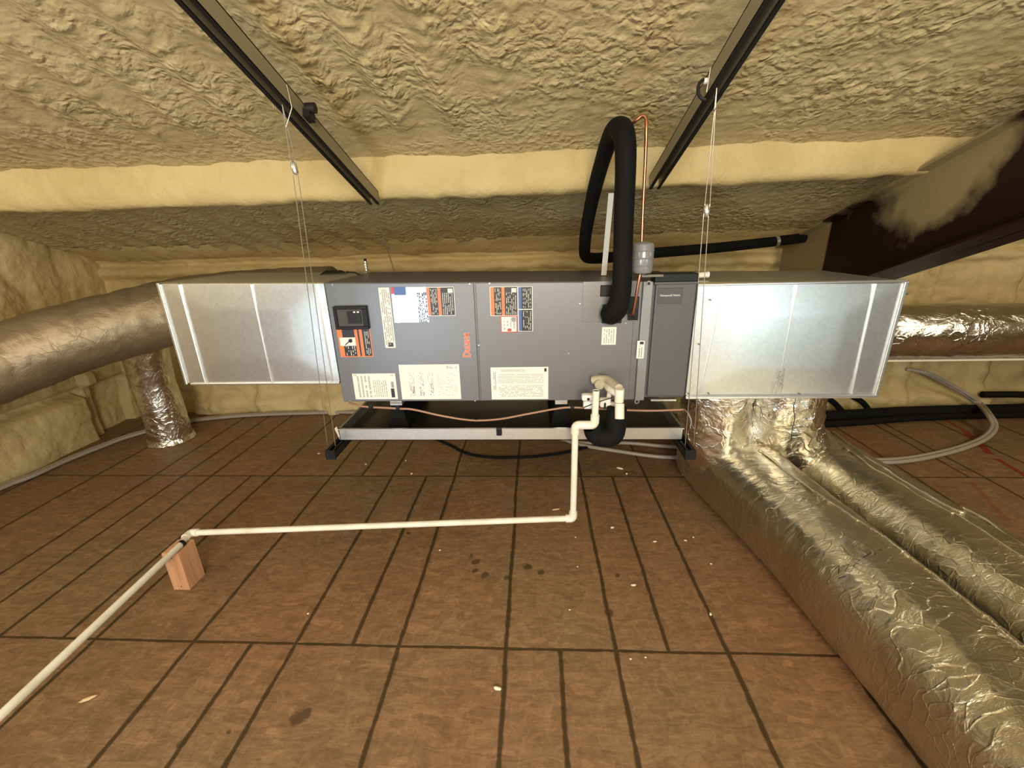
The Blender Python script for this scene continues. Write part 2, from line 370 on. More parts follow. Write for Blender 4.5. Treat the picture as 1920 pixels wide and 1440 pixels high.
# foam-covered purlin
def purlin_mesh():
    b = MB(); nu = 420; prof = [(-.02, .06), (0, .0), (0.005, -.05), (0, -.10), (.004, -.15), (.02, -.178), (.06, -.185), (.12, -.18), (.15, -.14), (.155, -.06), (.16, .05)]
    vs = []
    for i in range(nu+1):
        X = XL-.1+(XR-XL+.15)*i/nu
        tilt = .004*X if X < 0 else .020*X
        for k, (dy, dz) in enumerate(prof):
            n1 = .012*nz(X*2.4, k*.5, 3, 4)+.008*nz(X*9, k*.8, 7, 2)
            vs.append((X, 2.2+dy-n1*1.3, 1.83+tilt+dz+n1*.9*(1 if k in (1, 4, 5, 6, 7) else .3)-(.012*max(0, nz(X*6, 0, 2, 3)) if k in (4, 5, 6) else 0)))
    n = len(prof); fs = [(i*n+j, i*n+j+1, (i+1)*n+j+1, (i+1)*n+j) for i in range(nu) for j in range(n-1)]
    return b.add(vs, [f[::-1] for f in fs], FOAM2)
o = purlin_mesh().build('trim_1', smooth=True, auto=False); s = o.modifiers.new('s', 'SUBSURF'); s.levels = s.render_levels = 1
tag(o, kind='structure')
# foam ledge where the roof meets the wall
def ledge():
    b = MB(); nu = 300; vs = []
    prof = [(3.30, 1.46), (3.36, 1.415), (3.44, 1.39), (3.48, 1.35), (3.60, 1.34)]
    for i in range(nu+1):
        X = XL-.1+(XR-XL+.15)*i/nu
        for k, (Y, z) in enumerate(prof):
            n1 = .02*nz(X*2.0, k*.4, 13, 4); vs.append((X, Y+n1, z+n1*.6-.012*abs(nz(X*7, k, 3, 2))))
    n = len(prof); return b.add(vs, [(i*n+j+1, i*n+j, (i+1)*n+j, (i+1)*n+j+1) for i in range(nu) for j in range(n-1)], FOAM2)
tag(ledge().build('trim_2', smooth=True, auto=False), kind='structure')

# oxide-red rafter on the right
def beam():
    b = MB(); X = 1.78
    def top(Y): return 1.700-.335*(Y-2.2)
    def bot(Y): return 1.216-.375*(Y-2.34)
    y0, y1 = -1.0, 3.3
    def slab(x0, x1, zt0, zb0, zt1, zb1):
        b.hexa([(x0,y0,zb0),(x1,y0,zb0),(x1,y1,zb1),(x0,y1,zb1),(x0,y0,zt0),(x1,y0,zt0),(x1,y1,zt1),(x0,y1,zt1)], BEAM)
    slab(X-.005, X+.005, top(y0), bot(y0), top(y1), bot(y1))
    slab(X-.10, X+.10, bot(y0)+.012, bot(y0), bot(y1)+.012, bot(y1))
    slab(X-.06, X+.10, top(y0)+.012, top(y0), top(y1)+.012, top(y1))
    return b.build('steel_rafter')
tag(beam(), 'dark oxide-red steel rafter with foam overspray sloping down at the right', 'beam')

# ------------------------------------------------------------------ ducts of foil
def wrinkle_tube(path, rad, m, n=72, amp=.012, fl_z=None, seed=0, stretch=1.0, flat=1.0, name='sleeve', parent=None, seam=0, pleat=0):
    P = smoothpath(path, 22); L = len(P)
    rr = [rad]*len(path) if not isinstance(rad, (list, tuple)) else rad
    RR = [rr[min(int(i/22), len(rr)-1)]*(1-(i % 22)/22)+rr[min(int(i/22)+1, len(rr)-1)]*((i % 22)/22) for i in range(L)]
    acc = [0]
    for i in range(1, L): acc.append(acc[-1]+(P[i]-P[i-1]).length)
    def rf(i, a, r0, dv):
        s = acc[i]*stretch; ca, sa = math.cos(a)*r0, math.sin(a)*r0
        big = nz(ca*5+seed, sa*5, s*2.0, 3); rid = 1-abs(nz(ca*16+seed*3, sa*16, s*7+2, 3))*2
        if flat > 2: r0 = r0/((abs(dv.z)**flat+max(0, 1-dv.z**2)**(flat/2))**(1/flat))
        q = r0*(1+amp*2.2*big+amp*1.6*max(0, rid)**3)
        if pleat: q -= pleat*max(0, math.sin(s*38+4*nz(ca*3, sa*3, s*2, 2)))*(.5+.5*nz(ca*8, sa*8, s*3+5, 2))
        return q
    b = MB(); b.tube(P, RR, m, n, True, rf=rf)
    if fl_z is not None: b.v = [(x, y, fl_z+.002+.010*abs(nz(x*6, y*6, 1, 2)) if z < fl_z+.012 else z) for x, y, z in b.v]
    return b.build(name, parent, smooth=True, auto=False)

d1 = empty('foil_duct', (1.2, 1.2, 0), 'large wrinkled foil duct on the floor, the left one nearest the white pipe', 'duct', 'foil ducts on the floor')
wrinkle_tube([(1.03, 2.56, .29), (1.06, 2.35, .24), (1.12, 1.95, .205), (1.17, 1.6, .2), (1.205, 1.2, .198), (1.225, .8, .2), (1.24, .3, .2), (1.25, -.4, .2), (1.25, -1.4, .2)],
             [.10, .215, .20, .19, .19, .19, .19, .19, .19], FOIL, 96, .010, 0, 1, flat=2.7, parent=d1)
wrinkle_tube([(.945, 2.12, .761), (.945, 2.14, .6), (.97, 2.17, .42), (1.04, 2.2, .28)], [.165, .167, .18, .18], FOILB, 64, .03, None, 5, name='boot', parent=d1)['label'] = 'bright crumpled foil boot taped under the metal plenum'
d2 = empty('foil_duct', (1.7, 1.2, 0), 'large wrinkled foil duct on the floor, the right one behind its twin', 'duct', 'foil ducts on the floor')
wrinkle_tube([(1.40, 2.52, .27), (1.49, 2.3, .23), (1.56, 2.0, .21), (1.61, 1.65, .205), (1.65, 1.3, .2), (1.67, .9, .2), (1.68, .3, .2), (1.68, -.4, .2), (1.68, -1.4, .2)],
             [.10, .20, .19, .19, .19, .19, .19, .19, .19], FOIL, 96, .010, 0, 9, flat=2.7, parent=d2)
wrinkle_tube([(1.29, 2.12, .761), (1.29, 2.14, .6), (1.33, 2.17, .42), (1.44, 2.2, .28)], [.17, .172, .18, .18], FOILB, 64, .03, None, 15, name='boot', parent=d2)['label'] = 'bright crumpled foil boot taped under the metal plenum'
# raised stapled seams running along both sleeves
def seam(path, parent, seed, w=.014):
    P = smoothpath(path, 20); P = [p+Vector((.012*nz(p.x*3, p.y*4, seed), 0, .006*nz(p.y*7, seed, 1))) for p in P]
    MB().tube(P, [w*(.7+.5*abs(nz(p.y*9, seed, 4))) for p in P], FOIL, 8).build('sleeve_seam', parent, smooth=True, auto=False)
from mathutils.bvhtree import BVHTree
def sleeve_bvh(d):
    q = [c for c in d.children if c.name.startswith('sleeve') and 'seam' not in c.name][0]
    return BVHTree.FromPolygons([v.co[:] for v in q.data.vertices], [p.vertices[:] for p in q.data.polygons])
B1, B2 = sleeve_bvh(d1), sleeve_bvh(d2)
def surface_seam(bv_, d, px, w_, seed):
    P = []
    for x, y in px:
        h, n_ = bv_.ray_cast(CAM, ray(x, y).normalized())[:2]
        if h: P.append(h+n_*w_*.3)
    if len(P) < 3: return
    P.append(Vector((P[-1].x+.01, .3, P[-1].z)))          # runs on along the sleeve toward the viewer
    seam([tuple(p) for p in P], d, seed, w_)
surface_seam(B1, d1, [(1425, 845), (1470, 880), (1530, 925), (1590, 965), (1645, 1000), (1700, 1042), (1760, 1085), (1810, 1130), (1860, 1168), (1912, 1212)], .009, 2)
surface_seam(B1, d1, [(1450, 840), (1500, 880), (1560, 920), (1625, 960), (1690, 1005), (1755, 1050), (1820, 1100), (1880, 1146)], .013, 6)
surface_seam(B2, d2, [(1560, 812), (1610, 848), (1660, 880), (1700, 908), (1750, 935), (1800, 962), (1860, 985), (1915, 1012)], .012, 4)
surface_seam(B2, d2, [(1570, 830), (1630, 872), (1685, 905), (1720, 928), (1780, 960), (1850, 1000)], .006, 8)

o = wrinkle_tube([(-1.3, 2.80, 1.10), (-1.8, 2.80, 1.09), (-2.2, 2.76, 1.065), (-2.55, 2.62, 1.00), (-2.82, 2.42, .93), (-3.02, 2.22, .85), (-3.18, 1.95, .78), (-3.3, 1.5, .74), (-3.3, .9, .72), (-3.3, .2, .72)],
             .205, DULLF, 80, .010, None, 21, name='flexible_duct', pleat=.006)
tag(o, 'fat foil-wrapped flexible duct sagging behind the left plenum toward the left wall', 'duct')
vd = empty('vertical_duct', (-2.88, 2.97, 0), 'short upright shiny foil duct standing on the floor at the left', 'duct')
wrinkle_tube([(-2.88, 2.97, .0), (-2.87, 2.96, .25), (-2.86, 2.94, .5), (-2.80, 2.90, .78), (-2.70, 2.84, .95)], [.14, .135, .135, .14, .14], FOILB, 64, .02, None, 31, 'x' and 1.0, parent=vd)
MB().tube([(-2.88, 2.97, .004), (-2.88, 2.97, .035)], [.165, .15], FOILB, 48).build('floor_collar', vd, smooth=True)
rd = empty('horizontal_duct', (3.2, 2.85, .8), 'shiny foil duct running sideways behind the right plenum', 'duct')
wrinkle_tube([(1.45, 2.80, .83), (2.2, 2.82, .825), (2.9, 2.84, .82), (3.6, 2.86, .815), (4.4, 2.88, .81), (5.4, 2.9, .81)], .17, FOILB, 72, .012, None, 41, parent=rd)
MB().box((1.6, 2.78, .636), (5.4, 2.86, .646), SCRAP).build('support_strap', rd)['label'] = 'pale flat strip under the duct'

# ------------------------------------------------------------------ sheet metal plenums
def ztop(X): return 1.2825-.0155*X
def cornerbox(b, x0, x1, y0, y1, zb, zt, m):
    b.hexa([(x0,y0,zb),(x1,y0,zb),(x1,y1,zb),(x0,y1,zb),(x0,y0,zt(x0)),(x1,y0,zt(x1)),(x1,y1,zt(x1)),(x0,y1,zt(x0))], m)
def face_panel(b, x0, x1, z0, zt, y, m, seed, amp, nu=40, nv=24):
    vs = []
    for j in range(nv+1):
        for i in range(nu+1):
            u, v = i/nu, j/nv; X = x0+(x1-x0)*u; z = z0+(zt(X)-z0)*v
            e = min(u, 1-u, v, 1-v)*4; e = min(1, e)
            vs.append((X, y-amp*e*(1.0+.5*nz(X*1.6, z*1.6, seed, 1)), z))
    b.add(vs, [(j*(nu+1)+i, j*(nu+1)+i+1, (j+1)*(nu+1)+i+1, (j+1)*(nu+1)+i) for j in range(nv) for i in range(nu)], m)
FY, BY = 1.83, 2.40
lp = empty('sheet_metal_plenum', (-1.25, 2.1, .849), 'galvanized box plenum on the left end of the grey air handler', 'plenum', 'galvanized plenums at the unit ends')
b = MB(); cornerbox(b, -1.618, -.888, FY+.006, BY, .849, ztop, GALV); b.build('casing', lp, bevel=.012)
b = MB(); face_panel(b, -1.612, -.89, .853, lambda X: ztop(X)-.004, FY+.004, GALV, 3, .006); b.build('front_sheet', lp, smooth=True)
for xa in (aty(360, 620, FY).x, aty(490, 620, FY).x, aty(608, 620, FY).x):
    MB().box((xa-.002, FY-.007, .852), (xa+.002, FY+.006, ztop(xa)-.002), ALU).build('standing_seam', lp, bevel=.002)
MB().box((-1.625, FY-.004, .846), (-1.612, BY, ztop(-1.6)+.003), GALV).box((-1.60, FY-.004, .843), (-.89, FY+.015, .853), GALV).build('end_cleat', lp, bevel=.003)
rp = empty('sheet_metal_plenum', (1.08, 2.1, .762), 'bright galvanized box plenum on the right end beside the filter cabinet', 'plenum', 'galvanized plenums at the unit ends')
b = MB(); cornerbox(b, .672, 1.488, FY+.006, BY, .762, lambda X: ztop(X)-.006, GALV); b.build('casing', rp, bevel=.014)
b = MB(); face_panel(b, .676, 1.482, .775, lambda X: ztop(X)-.014, FY+.004, GALV, 13, .008); b.build('front_sheet', rp, smooth=True)
for a_, z_ in ((aty(1333, 640, FY).x, .02), (aty(1474, 640, FY).x, 0), (aty(1617, 640, FY).x, -.005)):
    MB().hexa([(a_-.0017-z_, FY-.008, .777), (a_+.0017-z_, FY-.008, .777), (a_+.0017-z_, FY+.006, .777), (a_-.0017-z_, FY+.006, .777),
               (a_-.0017+z_, FY-.008, 1.25), (a_+.0017+z_, FY-.008, 1.25), (a_+.0017+z_, FY+.006, 1.25), (a_-.0017+z_, FY+.006, 1.25)], ALU).build('standing_seam', rp, bevel=.002)
MB().box((1.478, FY-.006, .765), (1.495, BY, 1.255), GALV).box((.672, FY-.008, .758), (1.49, FY+.01, .773), ALU).box((.672, FY-.006, 1.252), (1.486, FY+.01, 1.262), ALU).build('end_cleat', rp, bevel=.004)
for x, y in ((1331, 562), (1310, 645), (1291, 738), (1328, 737), (1498, 738), (1700, 551)):
    q = aty(x, y, FY); MB().tube([(q.x, FY-.010, q.z), (q.x, FY+.003, q.z)], .003, GREYM, 10).build('screw', rp)
# marker scribble on the sheet
b = MB()
for pl in ([(1452, 700), (1462, 694), (1455, 708), (1466, 702)], [(1456, 722), (1460, 704), (1468, 716)], [(1470, 690), (1464, 726)], [(1446, 736), (1452, 715)], [(1462, 735), (1467, 720), (1460, 716)]):
    b.tube([Vector((q.x, FY-.009, q.z)) for q in [aty(x, y, FY) for x, y in pl]], .0012, INK, 5)
b.build('marker_scribble', rp)

# ------------------------------------------------------------------ air handler
ah = empty('air_handler', (-.21, 2.1, .753), 'long grey horizontal air handler covered in warning labels, hung between two plenums', 'air handler')
X0, X1, ZB = -.886, .452, .753
b = MB(); cornerbox(b, X0, X1, FY+.004, BY, ZB, ztop, CAB); b.build('cabinet', ah, bevel=.004)
xs = aty(895, 640, FY).x
b = MB(); cornerbox(b, X0+.002, xs-.003, FY-.002, FY+.006, ZB+.003, lambda X: ztop(X)-.002, CAB); b.build('access_panel', ah, bevel=.003)
b = MB(); cornerbox(b, xs+.003, X1-.03, FY-.002, FY+.006, ZB+.003, lambda X: ztop(X)-.002, CAB); b.build('access_panel', ah, bevel=.003)
def rect(px0, py0, px1, py1, Y=FY):
    a = aty(px0, (py0+py1)/2, Y); c = aty(px1, (py0+py1)/2, Y); t = aty((px0+px1)/2, py0, Y); l = aty((px0+px1)/2, py1, Y)
    return a.x, l.z, c.x, t.z
def plate(b, r, m, y0, y1): b.box((r[0], y0, r[1]), (r[2], y1, r[3]), m)
# cover plate around the refrigerant connections
b = MB(); plate(b, rect(1092, 527, 1196, 603), PLATE, FY-.004, FY); b.build('cover_plate', ah, bevel=.001)
for (px, py), rs in (((1137, 545), (12, 10)), ((1187, 578), (10, 21)), ((1147, 588), (19, 17))):
    q = aty(px, py, FY); w2, h2 = rs[0]*.00218, rs[1]*.00235
    MB().box((q.x-w2, FY-.009, q.z-h2), (q.x+w2, FY-.003, q.z+h2), BPLAST).build('grommet', ah, bevel=.005)
for px, py in ((624, 534), (881, 532), (918, 531), (1087, 569), (1173, 606), (1066, 662), (898, 647), (657, 751), (891, 751), (1185, 572), (1180, 530)):
    q = aty(px, py, FY); MB().tube([(q.x, FY-.005, q.z), (q.x, FY, q.z)], .0028, ALU, 10).build('screw', ah)
# writing rows (vertical columns of print as on the rotated stickers)
def rows(b, r, m, n, vertical, rnd, dens=.8, y=None, th=.5, letter=.004):
    y = y or FY-.0042
    for i in range(n):
        if vertical:
            a = r[0]+(r[2]-r[0])*(i+.5)/n; t = (r[2]-r[0])/n*th/2; p = r[1]
            while p < r[3]:
                l = rnd.uniform(.6, 2.5)*letter
                if rnd.random() < dens: b.box((a-t, y, p), (a+t, y+.0006, min(p+l, r[3])), m)
                p += l+letter*.35
        else:
            a = r[1]+(r[3]-r[1])*(i+.5)/n; t = (r[3]-r[1])/n*th/2; p = r[0]
            while p < r[2]:
                l = rnd.uniform(.6, 2.5)*letter
                if rnd.random() < dens: b.box((p, y, a-t), (min(p+l, r[2]), y+.0006, a+t), m)
                p += l+letter*.35
def sub(r, a, b_, c, d): w_, h_ = r[2]-r[0], r[3]-r[1]; return (r[0]+w_*a, r[1]+h_*b_, r[0]+w_*c, r[1]+h_*d)
rnd = random.Random(3); YL = FY-.0035
def sticker(name='sticker', label=None):
    o = b.build(name, ah)
    if label: o['label'] = label
# 1 tall white strip
r = rect(718, 539, 738, 652); b = MB(); sh = .018
r = (r[0]-.004, r[1], r[2]-.004, r[3]); plate(b, r, PAPER, YL, FY-.002)
rows(b, sub(r, .08, .05, .95, .97), INK, 5, True, rnd, .75); plate(b, sub(r, .3, .02, .8, .09), DINK, YL-.0006, YL); sticker(label='tall narrow white sticker with rows of print')
# 2 glossy plastic pouch
r = rect(737, 538, 802, 604); b = MB(); plate(b, r, SHINY, YL-.002, FY-.003); plate(b, sub(r, 0, .82, .08, 1), REDINK, YL-.0026, YL-.002)
rows(b, sub(r, .72, .0, 1, .85), DINK, 6, True, rnd, .8, YL-.0027, .8, .007); plate(b, sub(r, .08, .78, .42, 1), BLUE, YL-.0026, YL-.002); sticker('document_pouch', 'glossy document pouch with a blue corner')
# 3 orange/black warning
def warning(px, three=True):
    global b
    r = rect(*px); b = MB(); plate(b, r, PAPER, YL, FY-.002)
    plate(b, sub(r, .02, .02, .98, .98), DINK, YL-.0004, YL)
    plate(b, sub(r, .02, .02, .15, .98), ORANGE, YL-.0008, YL); plate(b, sub(r, .42, .02, .53, .98), ORANGE, YL-.0008, YL)
    rows(b, sub(r, .17, .06, .40, .94), PAPER, 5, True, rnd, .6, YL-.001, .35, .004); rows(b, sub(r, .56, .05, .95, .8), PAPER, 6, True, rnd, .75, YL-.001, .3, .0045)
    plate(b, sub(r, .78, .80, .95, .94), PAPER, YL-.0008, YL)
warning((799, 538, 853, 592)); sticker('warning_label', 'orange and black warning label beside the pouch')
warning((919, 537, 971, 592)); sticker('warning_label', 'orange and black warning label on the centre panel')
r = rect(971, 537, 999, 621); b = MB(); plate(b, r, PAPER, YL, FY-.002)
for lo, hi in ((.01, .49), (.51, .99)):
    plate(b, sub(r, .05, lo, .95, hi), DINK, YL-.0004, YL); plate(b, sub(r, .05, lo, .25, hi), BLUE, YL-.0008, YL)
    rows(b, sub(r, .32, lo+.03, .9, hi-.03), PAPER, 5, True, rnd, .6, YL-.001, .3, .004)
sticker('notice_label', 'blue and black notice label')
r = rect(939, 592, 970, 623); b = MB(); plate(b, r, REDINK, YL, FY-.002); plate(b, sub(r, .05, .05, .95, .95), PAPER, YL-.0005, YL)
rows(b, sub(r, .12, .1, .9, .9), INK, 4, True, rnd, .5, YL-.001, .35); plate(b, sub(r, .4, .07, .62, .24), REDINK, YL-.0011, YL-.0005); plate(b, sub(r, .65, .65, .92, .92), INK, YL-.0011, YL-.0005); sticker('sticker', 'small red-bordered white sticker')
# lower left label with small window and switch sticker
r = rect(635, 609, 697, 669); b = MB(); plate(b, r, ORANGE, YL, FY-.002); plate(b, sub(r, .03, .03, .97, .97), DINK, YL-.0004, YL)
plate(b, sub(r, .03, .03, .15, .97), ORANGE, YL-.0008, YL)
for k in (.52, .66): plate(b, sub(r, k, .03, k+.09, .97), ORANGE, YL-.0008, YL)
rows(b, sub(r, .18, .05, .5, .35), PAPER, 5, True, rnd, .6, YL-.001, .3, .004); rows(b, sub(r, .8, .05, .95, .8), PAPER, 3, True, rnd, .6, YL-.001, .3, .004)
plate(b, sub(r, .05, .36, .52, .62), PAPER, YL-.0012, YL)
q = sub(r, .28, .43, .46, .60); b.tube([((q[0]+q[2])/2, YL-.0018, (q[1]+q[3])/2), ((q[0]+q[2])/2, YL-.001, (q[1]+q[3])/2)], .009, DINK, 16)
b.tube([(q[0]-.012, YL-.0014, q[1]-.006), (q[2]-.006, YL-.0014, q[3]-.004)], .0022, DINK, 6); sticker('warning_label', 'orange striped warning label under the breaker window')
# breaker cover window
wf = rect(630, 573, 692, 616)
b = MB()
for a in ((0, 0, 1, .13), (0, .87, 1, 1), (0, .13, .09, .87), (.86, .13, 1, .87)): plate(b, sub(wf, *a), BPLAST, FY-.022, FY-.001)
o = b.build('breaker_window', ah, bevel=.002); o['label'] = 'black framed clear breaker cover'
b = MB(); plate(b, sub(wf, .09, .13, .86, .87), GLASS, FY-.014, FY-.002)
pn = b.build('pane', o); pn.matrix_parent_inverse = o.matrix_world.inverted()
b = MB(); plate(b, sub(wf, .40, .25, .80, .78), DARK, FY-.019, FY-.013); plate(b, sub(wf, .60, .72, .66, .78), WHITE, FY-.020, FY-.018); plate(b, sub(wf, .71, .72, .77, .78), WHITE, FY-.020, FY-.018)
b.build('breaker', o)
# paper labels at the bottom
r = rect(664, 700, 744, 748); b = MB(); plate(b, r, PAPER, YL, FY-.002); rows(b, sub(r, .08, .08, .42, .92), LINK, 4, True, rnd, .85, None, .45)
rows(b, sub(r, .45, .10, .78, .75), LINK, 7, True, rnd, .95, None, .4, .008); plate(b, sub(r, .86, .07, .94, .42), DINK, YL-.0008, YL); plate(b, sub(r, .88, .45, .94, .68), INK, YL-.0008, YL)
rows(b, sub(r, .03, .9, .1, .97), INK, 2, True, rnd); rows(b, sub(r, .88, .9, .95, .97), INK, 2, True, rnd); sticker('rating_label', 'white rating label near the lower left corner')
r = rect(751, 683, 863, 748); b = MB(); plate(b, r, PAPER, YL, FY-.002)
for k in (.14, .30, .46): rows(b, sub(r, k, .1, k+.1, .78), LINK, 4, True, rnd, .6, None, .35); rows(b, sub(r, k+.02, .12, k+.09, .45), DINK, 3, True, rnd, .55, None, .35)
rows(b, sub(r, .62, .1, .95, .75), LINK, 14, False, rnd, .45, None, .2, .006); rows(b, sub(r, .78, .88, .97, .96), INK, 2, False, rnd, .7); sticker('wiring_diagram', 'large white wiring diagram label')
r = rect(921, 688, 1028, 748); b = MB(); plate(b, r, PAPER, YL, FY-.002)
rows(b, sub(r, .04, .3, .09, .85), INK, 2, True, rnd, .9); rows(b, sub(r, .18, .86, .6, .94), LINK, 3, False, rnd, .95)
rows(b, sub(r, .13, .5, .92, .8), LINK, 6, False, rnd, .95, None, .35); rows(b, sub(r, .13, .08, .92, .45), LINK, 9, False, rnd, .7, None, .4); plate(b, sub(r, .93, .86, .97, .96), DINK, YL-.0008, YL); sticker('data_chart', 'white data chart label on the centre panel')
r = rect(1128, 613, 1155, 646); b = MB(); plate(b, r, PAPER, YL, FY-.002); rows(b, sub(r, .1, .1, .9, .9), LINK, 5, True, rnd, .8); sticker('sticker', 'small white sticker below the black pipe')
def text(s, size, m, x, y, z, ang=0, ext=.0006, bold=0, font_w=1.0, parent=None, name='lettering'):
    c = bpy.data.curves.new('t', 'FONT'); c.body = s; c.size = size; c.extrude = ext; c.offset = bold; c.align_x = 'CENTER'; c.align_y = 'CENTER'
    t = bpy.data.objects.new('t', c); col.objects.link(t); dg = bpy.context.evaluated_depsgraph_get()
    me = bpy.data.meshes.new_from_object(t.evaluated_get(dg)); bpy.data.objects.remove(t)
    me.materials.clear(); me.materials.append(m)
    M = Matrix.Translation((x, y, z)) @ Matrix.Rotation(-ang, 4, 'Y') @ Matrix.Rotation(R(90), 4, 'X') @ Matrix.Diagonal((font_w, 1, 1, 1)); me.transform(M)
    o = bpy.data.objects.new(name, me); col.objects.link(o)
    if parent: o.parent = parent; o.matrix_parent_inverse = Matrix.Translation(-parent.location)
    return o
q = aty(875, 647, FY)
text('Ducane', .046, PAPER, q.x, FY-.0028, q.z, R(90), bold=.0018, font_w=.78, parent=ah, name='logo_outline')
text('Ducane', .046, LOGO, q.x, FY-.0040, q.z, R(90), bold=.0009, font_w=.78, parent=ah, name='logo_lettering')

# ------------------------------------------------------------------ filter cabinet
fc = empty('filter_cabinet', (.56, 2.1, .76), 'dark grey filter cabinet with a name plate between air handler and right plenum', 'filter cabinet')
b = MB(); cornerbox(b, .454, .669, FY+.004, BY, .765, lambda X: ztop(X)-.004, CAB2); b.build('body', fc, bevel=.004)
b = MB(); cornerbox(b, .500, .664, FY-.014, FY+.004, .775, lambda X: ztop(X)-.002, CAB2); b.build('door', fc, bevel=.006)
b = MB(); cornerbox(b, .450, .490, FY-.008, FY+.004, .755, lambda X: ztop(X), CABL); b.build('side_flange', fc, bevel=.003)
r = rect(1222, 507, 1300, 521, FY-.01); b = MB(); b.box((.492, FY-.022, 1.272), (.664, FY+.05, 1.306), BPLAST); b.box((.492, FY-.02, 1.262), (.664, FY-.004, 1.275), CAB2); b.build('latch_rail', fc, bevel=.004)
r = rect(1233, 540, 1279, 569, FY-.016); b = MB(); plate(b, r, mat('charcoal_plate', (.075, .075, .078), .35), FY-.018, FY-.013); npl = b.build('name_plate', fc, bevel=.0015)
text('Honeywell Home', .0125, WHITE, (r[0]+r[2])/2, FY-.0185, (r[1]+r[3])/2+.002, R(.3), font_w=.9, parent=fc, name='lettering')
for px, py in ((1215, 531), (1193, 751)):
    q = aty(px, py, FY); MB().tube([(q.x, FY-.013, q.z), (q.x, FY-.006, q.z)], .011, CABL, 20).tube([(q.x, FY-.015, q.z), (q.x, FY-.012, q.z)], .006, DARK, 12).build('thumb_screw', fc, smooth=True)
r = rect(1193, 638, 1207, 671); b = MB(); plate(b, r, PAPER, FY-.0095, FY-.007); rows(b, sub(r, .2, .06, .8, .7), INK, 2, True, rnd, .8, FY-.0102); plate(b, sub(r, .35, .8, .85, .95), DINK, FY-.0102, FY-.009); b.build('barcode_sticker', fc)
MB().box((.52, FY-.01, .752), (.63, FY+.01, .760), ALU).build('bottom_lip', fc)

# ------------------------------------------------------------------ things on top of the units
b = MB(); q = aty(625, 512, 2.1)
P = [atz(600, 516, 1.30), atz(652, 513, 1.30), atz(640, 508, 1.31), atz(612, 508, 1.315)]
b.hexa([p for p in P]+[p+Vector((0, 0, .004)) for p in P], DARK); tag(b.build('insulation_flap'), 'small black flap lying on the joint above the left plenum', 'flap')
P = [atz(650, 510, 1.30), atz(664, 511, 1.30), atz(676, 516, 1.295)]
tag(MB().tube(smoothpath(P, 6), .004, DARK, 8).build('power_cable'), 'short black cable end on top of the air handler', 'cable')
cf = empty('cable_fitting', (-.85, 2.36, 1.295), 'small silver cable fitting standing on top of the air handler', 'fitting')
q = atz(687, 507, 1.297); b = MB()
for k in range(4): b.tube([(q.x, q.y, 1.297+k*.014), (q.x, q.y, 1.306+k*.014)], .013-.0015*(k % 2), ALU, 12)
b.build('ferrule', cf, smooth=True); MB().tube([(q.x, q.y, 1.345), (q.x, q.y, 1.362)], .008, DARK, 10).build('tip', cf)
q = atz(1318, 523, 1.275)
b = MB(); b.tube([(q.x-.02, 1.93, 1.285), (q.x+.035, 1.93, 1.288)], .012, PVC, 16).tube([(q.x+.03, 1.93, 1.288), (q.x+.04, 1.93, 1.288)], .013, WHITE, 16)
tag(b.build('pipe_stub', smooth=True), 'short white plastic pipe stub lying on top of the right plenum', 'pipe stub')

# ------------------------------------------------------------------ ceiling struts, wires
def slotted(x, top0, top1, label, wd=.046, ht=.056):
    t = empty('ceiling_strut', (x, top1[0], top1[1]), label, 'strut', 'steel struts under the ceiling')
    d = Vector((0, top1[0]-top0[0], top1[1]-top0[1])); L = d.length; u = d.normalized()
    M = Matrix.Translation((x, top0[0], top0[1])) @ Matrix(((1, 0, 0, 0), (0, u.y, -u.z, 0), (0, u.z, u.y, 0), (0, 0, 0, 1)))
    b = MB(); w2 = wd/2; th = .004
    b.box((-w2, 0, 0), (-w2+th, L, ht), STRUT, M).box((w2-th, 0, 0), (w2, L, ht), STRUT, M).box((-w2, 0, ht-th), (w2, L, ht), DARK, M)
    b.box((-w2, 0, -.001), (-w2+.012, L, th), DARK, M).box((w2-.012, 0, -.001), (w2, L, th), DARK, M)  # lips and web black to carry the shade of the open slot
    b.build('channel', t)
    return t, M
ls, M = slotted(-.755, (.2, 2.277), (2.20, 1.622), 'dark steel strut under the foam ceiling, left of the black pipe loop')
q = M.inverted() @ aty(585, 222, 1.55)
MB().box((.018, 1.42, .01), (.045, 1.46, .035), DARK, M).tube([M @ Vector((.03, 1.43, .04)), M @ Vector((.06, 1.43, .04))], .016, DARK, 16).build('beam_clamp', ls)
rs, M = slotted(.540, (.2, 2.277), (2.12, 1.645), 'grey steel strut under the foam ceiling, right of the black pipe loop')
MB().tube([M @ (Vector((-.03-.022*math.sin(a/8*math.pi), 1.37, .030*math.cos(a/8*math.pi)+.01))) for a in range(9)], .005, DARK, 8).tube([M @ Vector((-.02, 1.37, .035)), M @ Vector((-.035, 1.37, .035))], .008, WHITE, 8).build('pipe_clip', rs)
def wire(pts, label, fer=None, gap=.008):
    t = empty('hanger_wire', pts[-1], label, 'wire', 'suspension wires')
    P = [Vector(p) for p in pts]
    for s_ in (-1, 1):
        k = [P[0]+Vector((0, 0, 0))]
        MB().tube([P[0]] + [p+Vector((s_*gap*(1 if i < len(P)-2 else 2.2), 0, 0)) for i, p in enumerate(P[1:])], .0014, WIRE, 6).build('wire_strand', t)
    if fer is not None:
        f = Vector(fer); MB().tube([f+Vector((-.004, 0, .020)), f+Vector((-.002, 0, .014)), f, f+Vector((.002, 0, -.014)), f+Vector((.004, 0, -.020))], [.003, .009, .011, .009, .003], ALU, 12).build('crimp_ferrule', t, smooth=True)
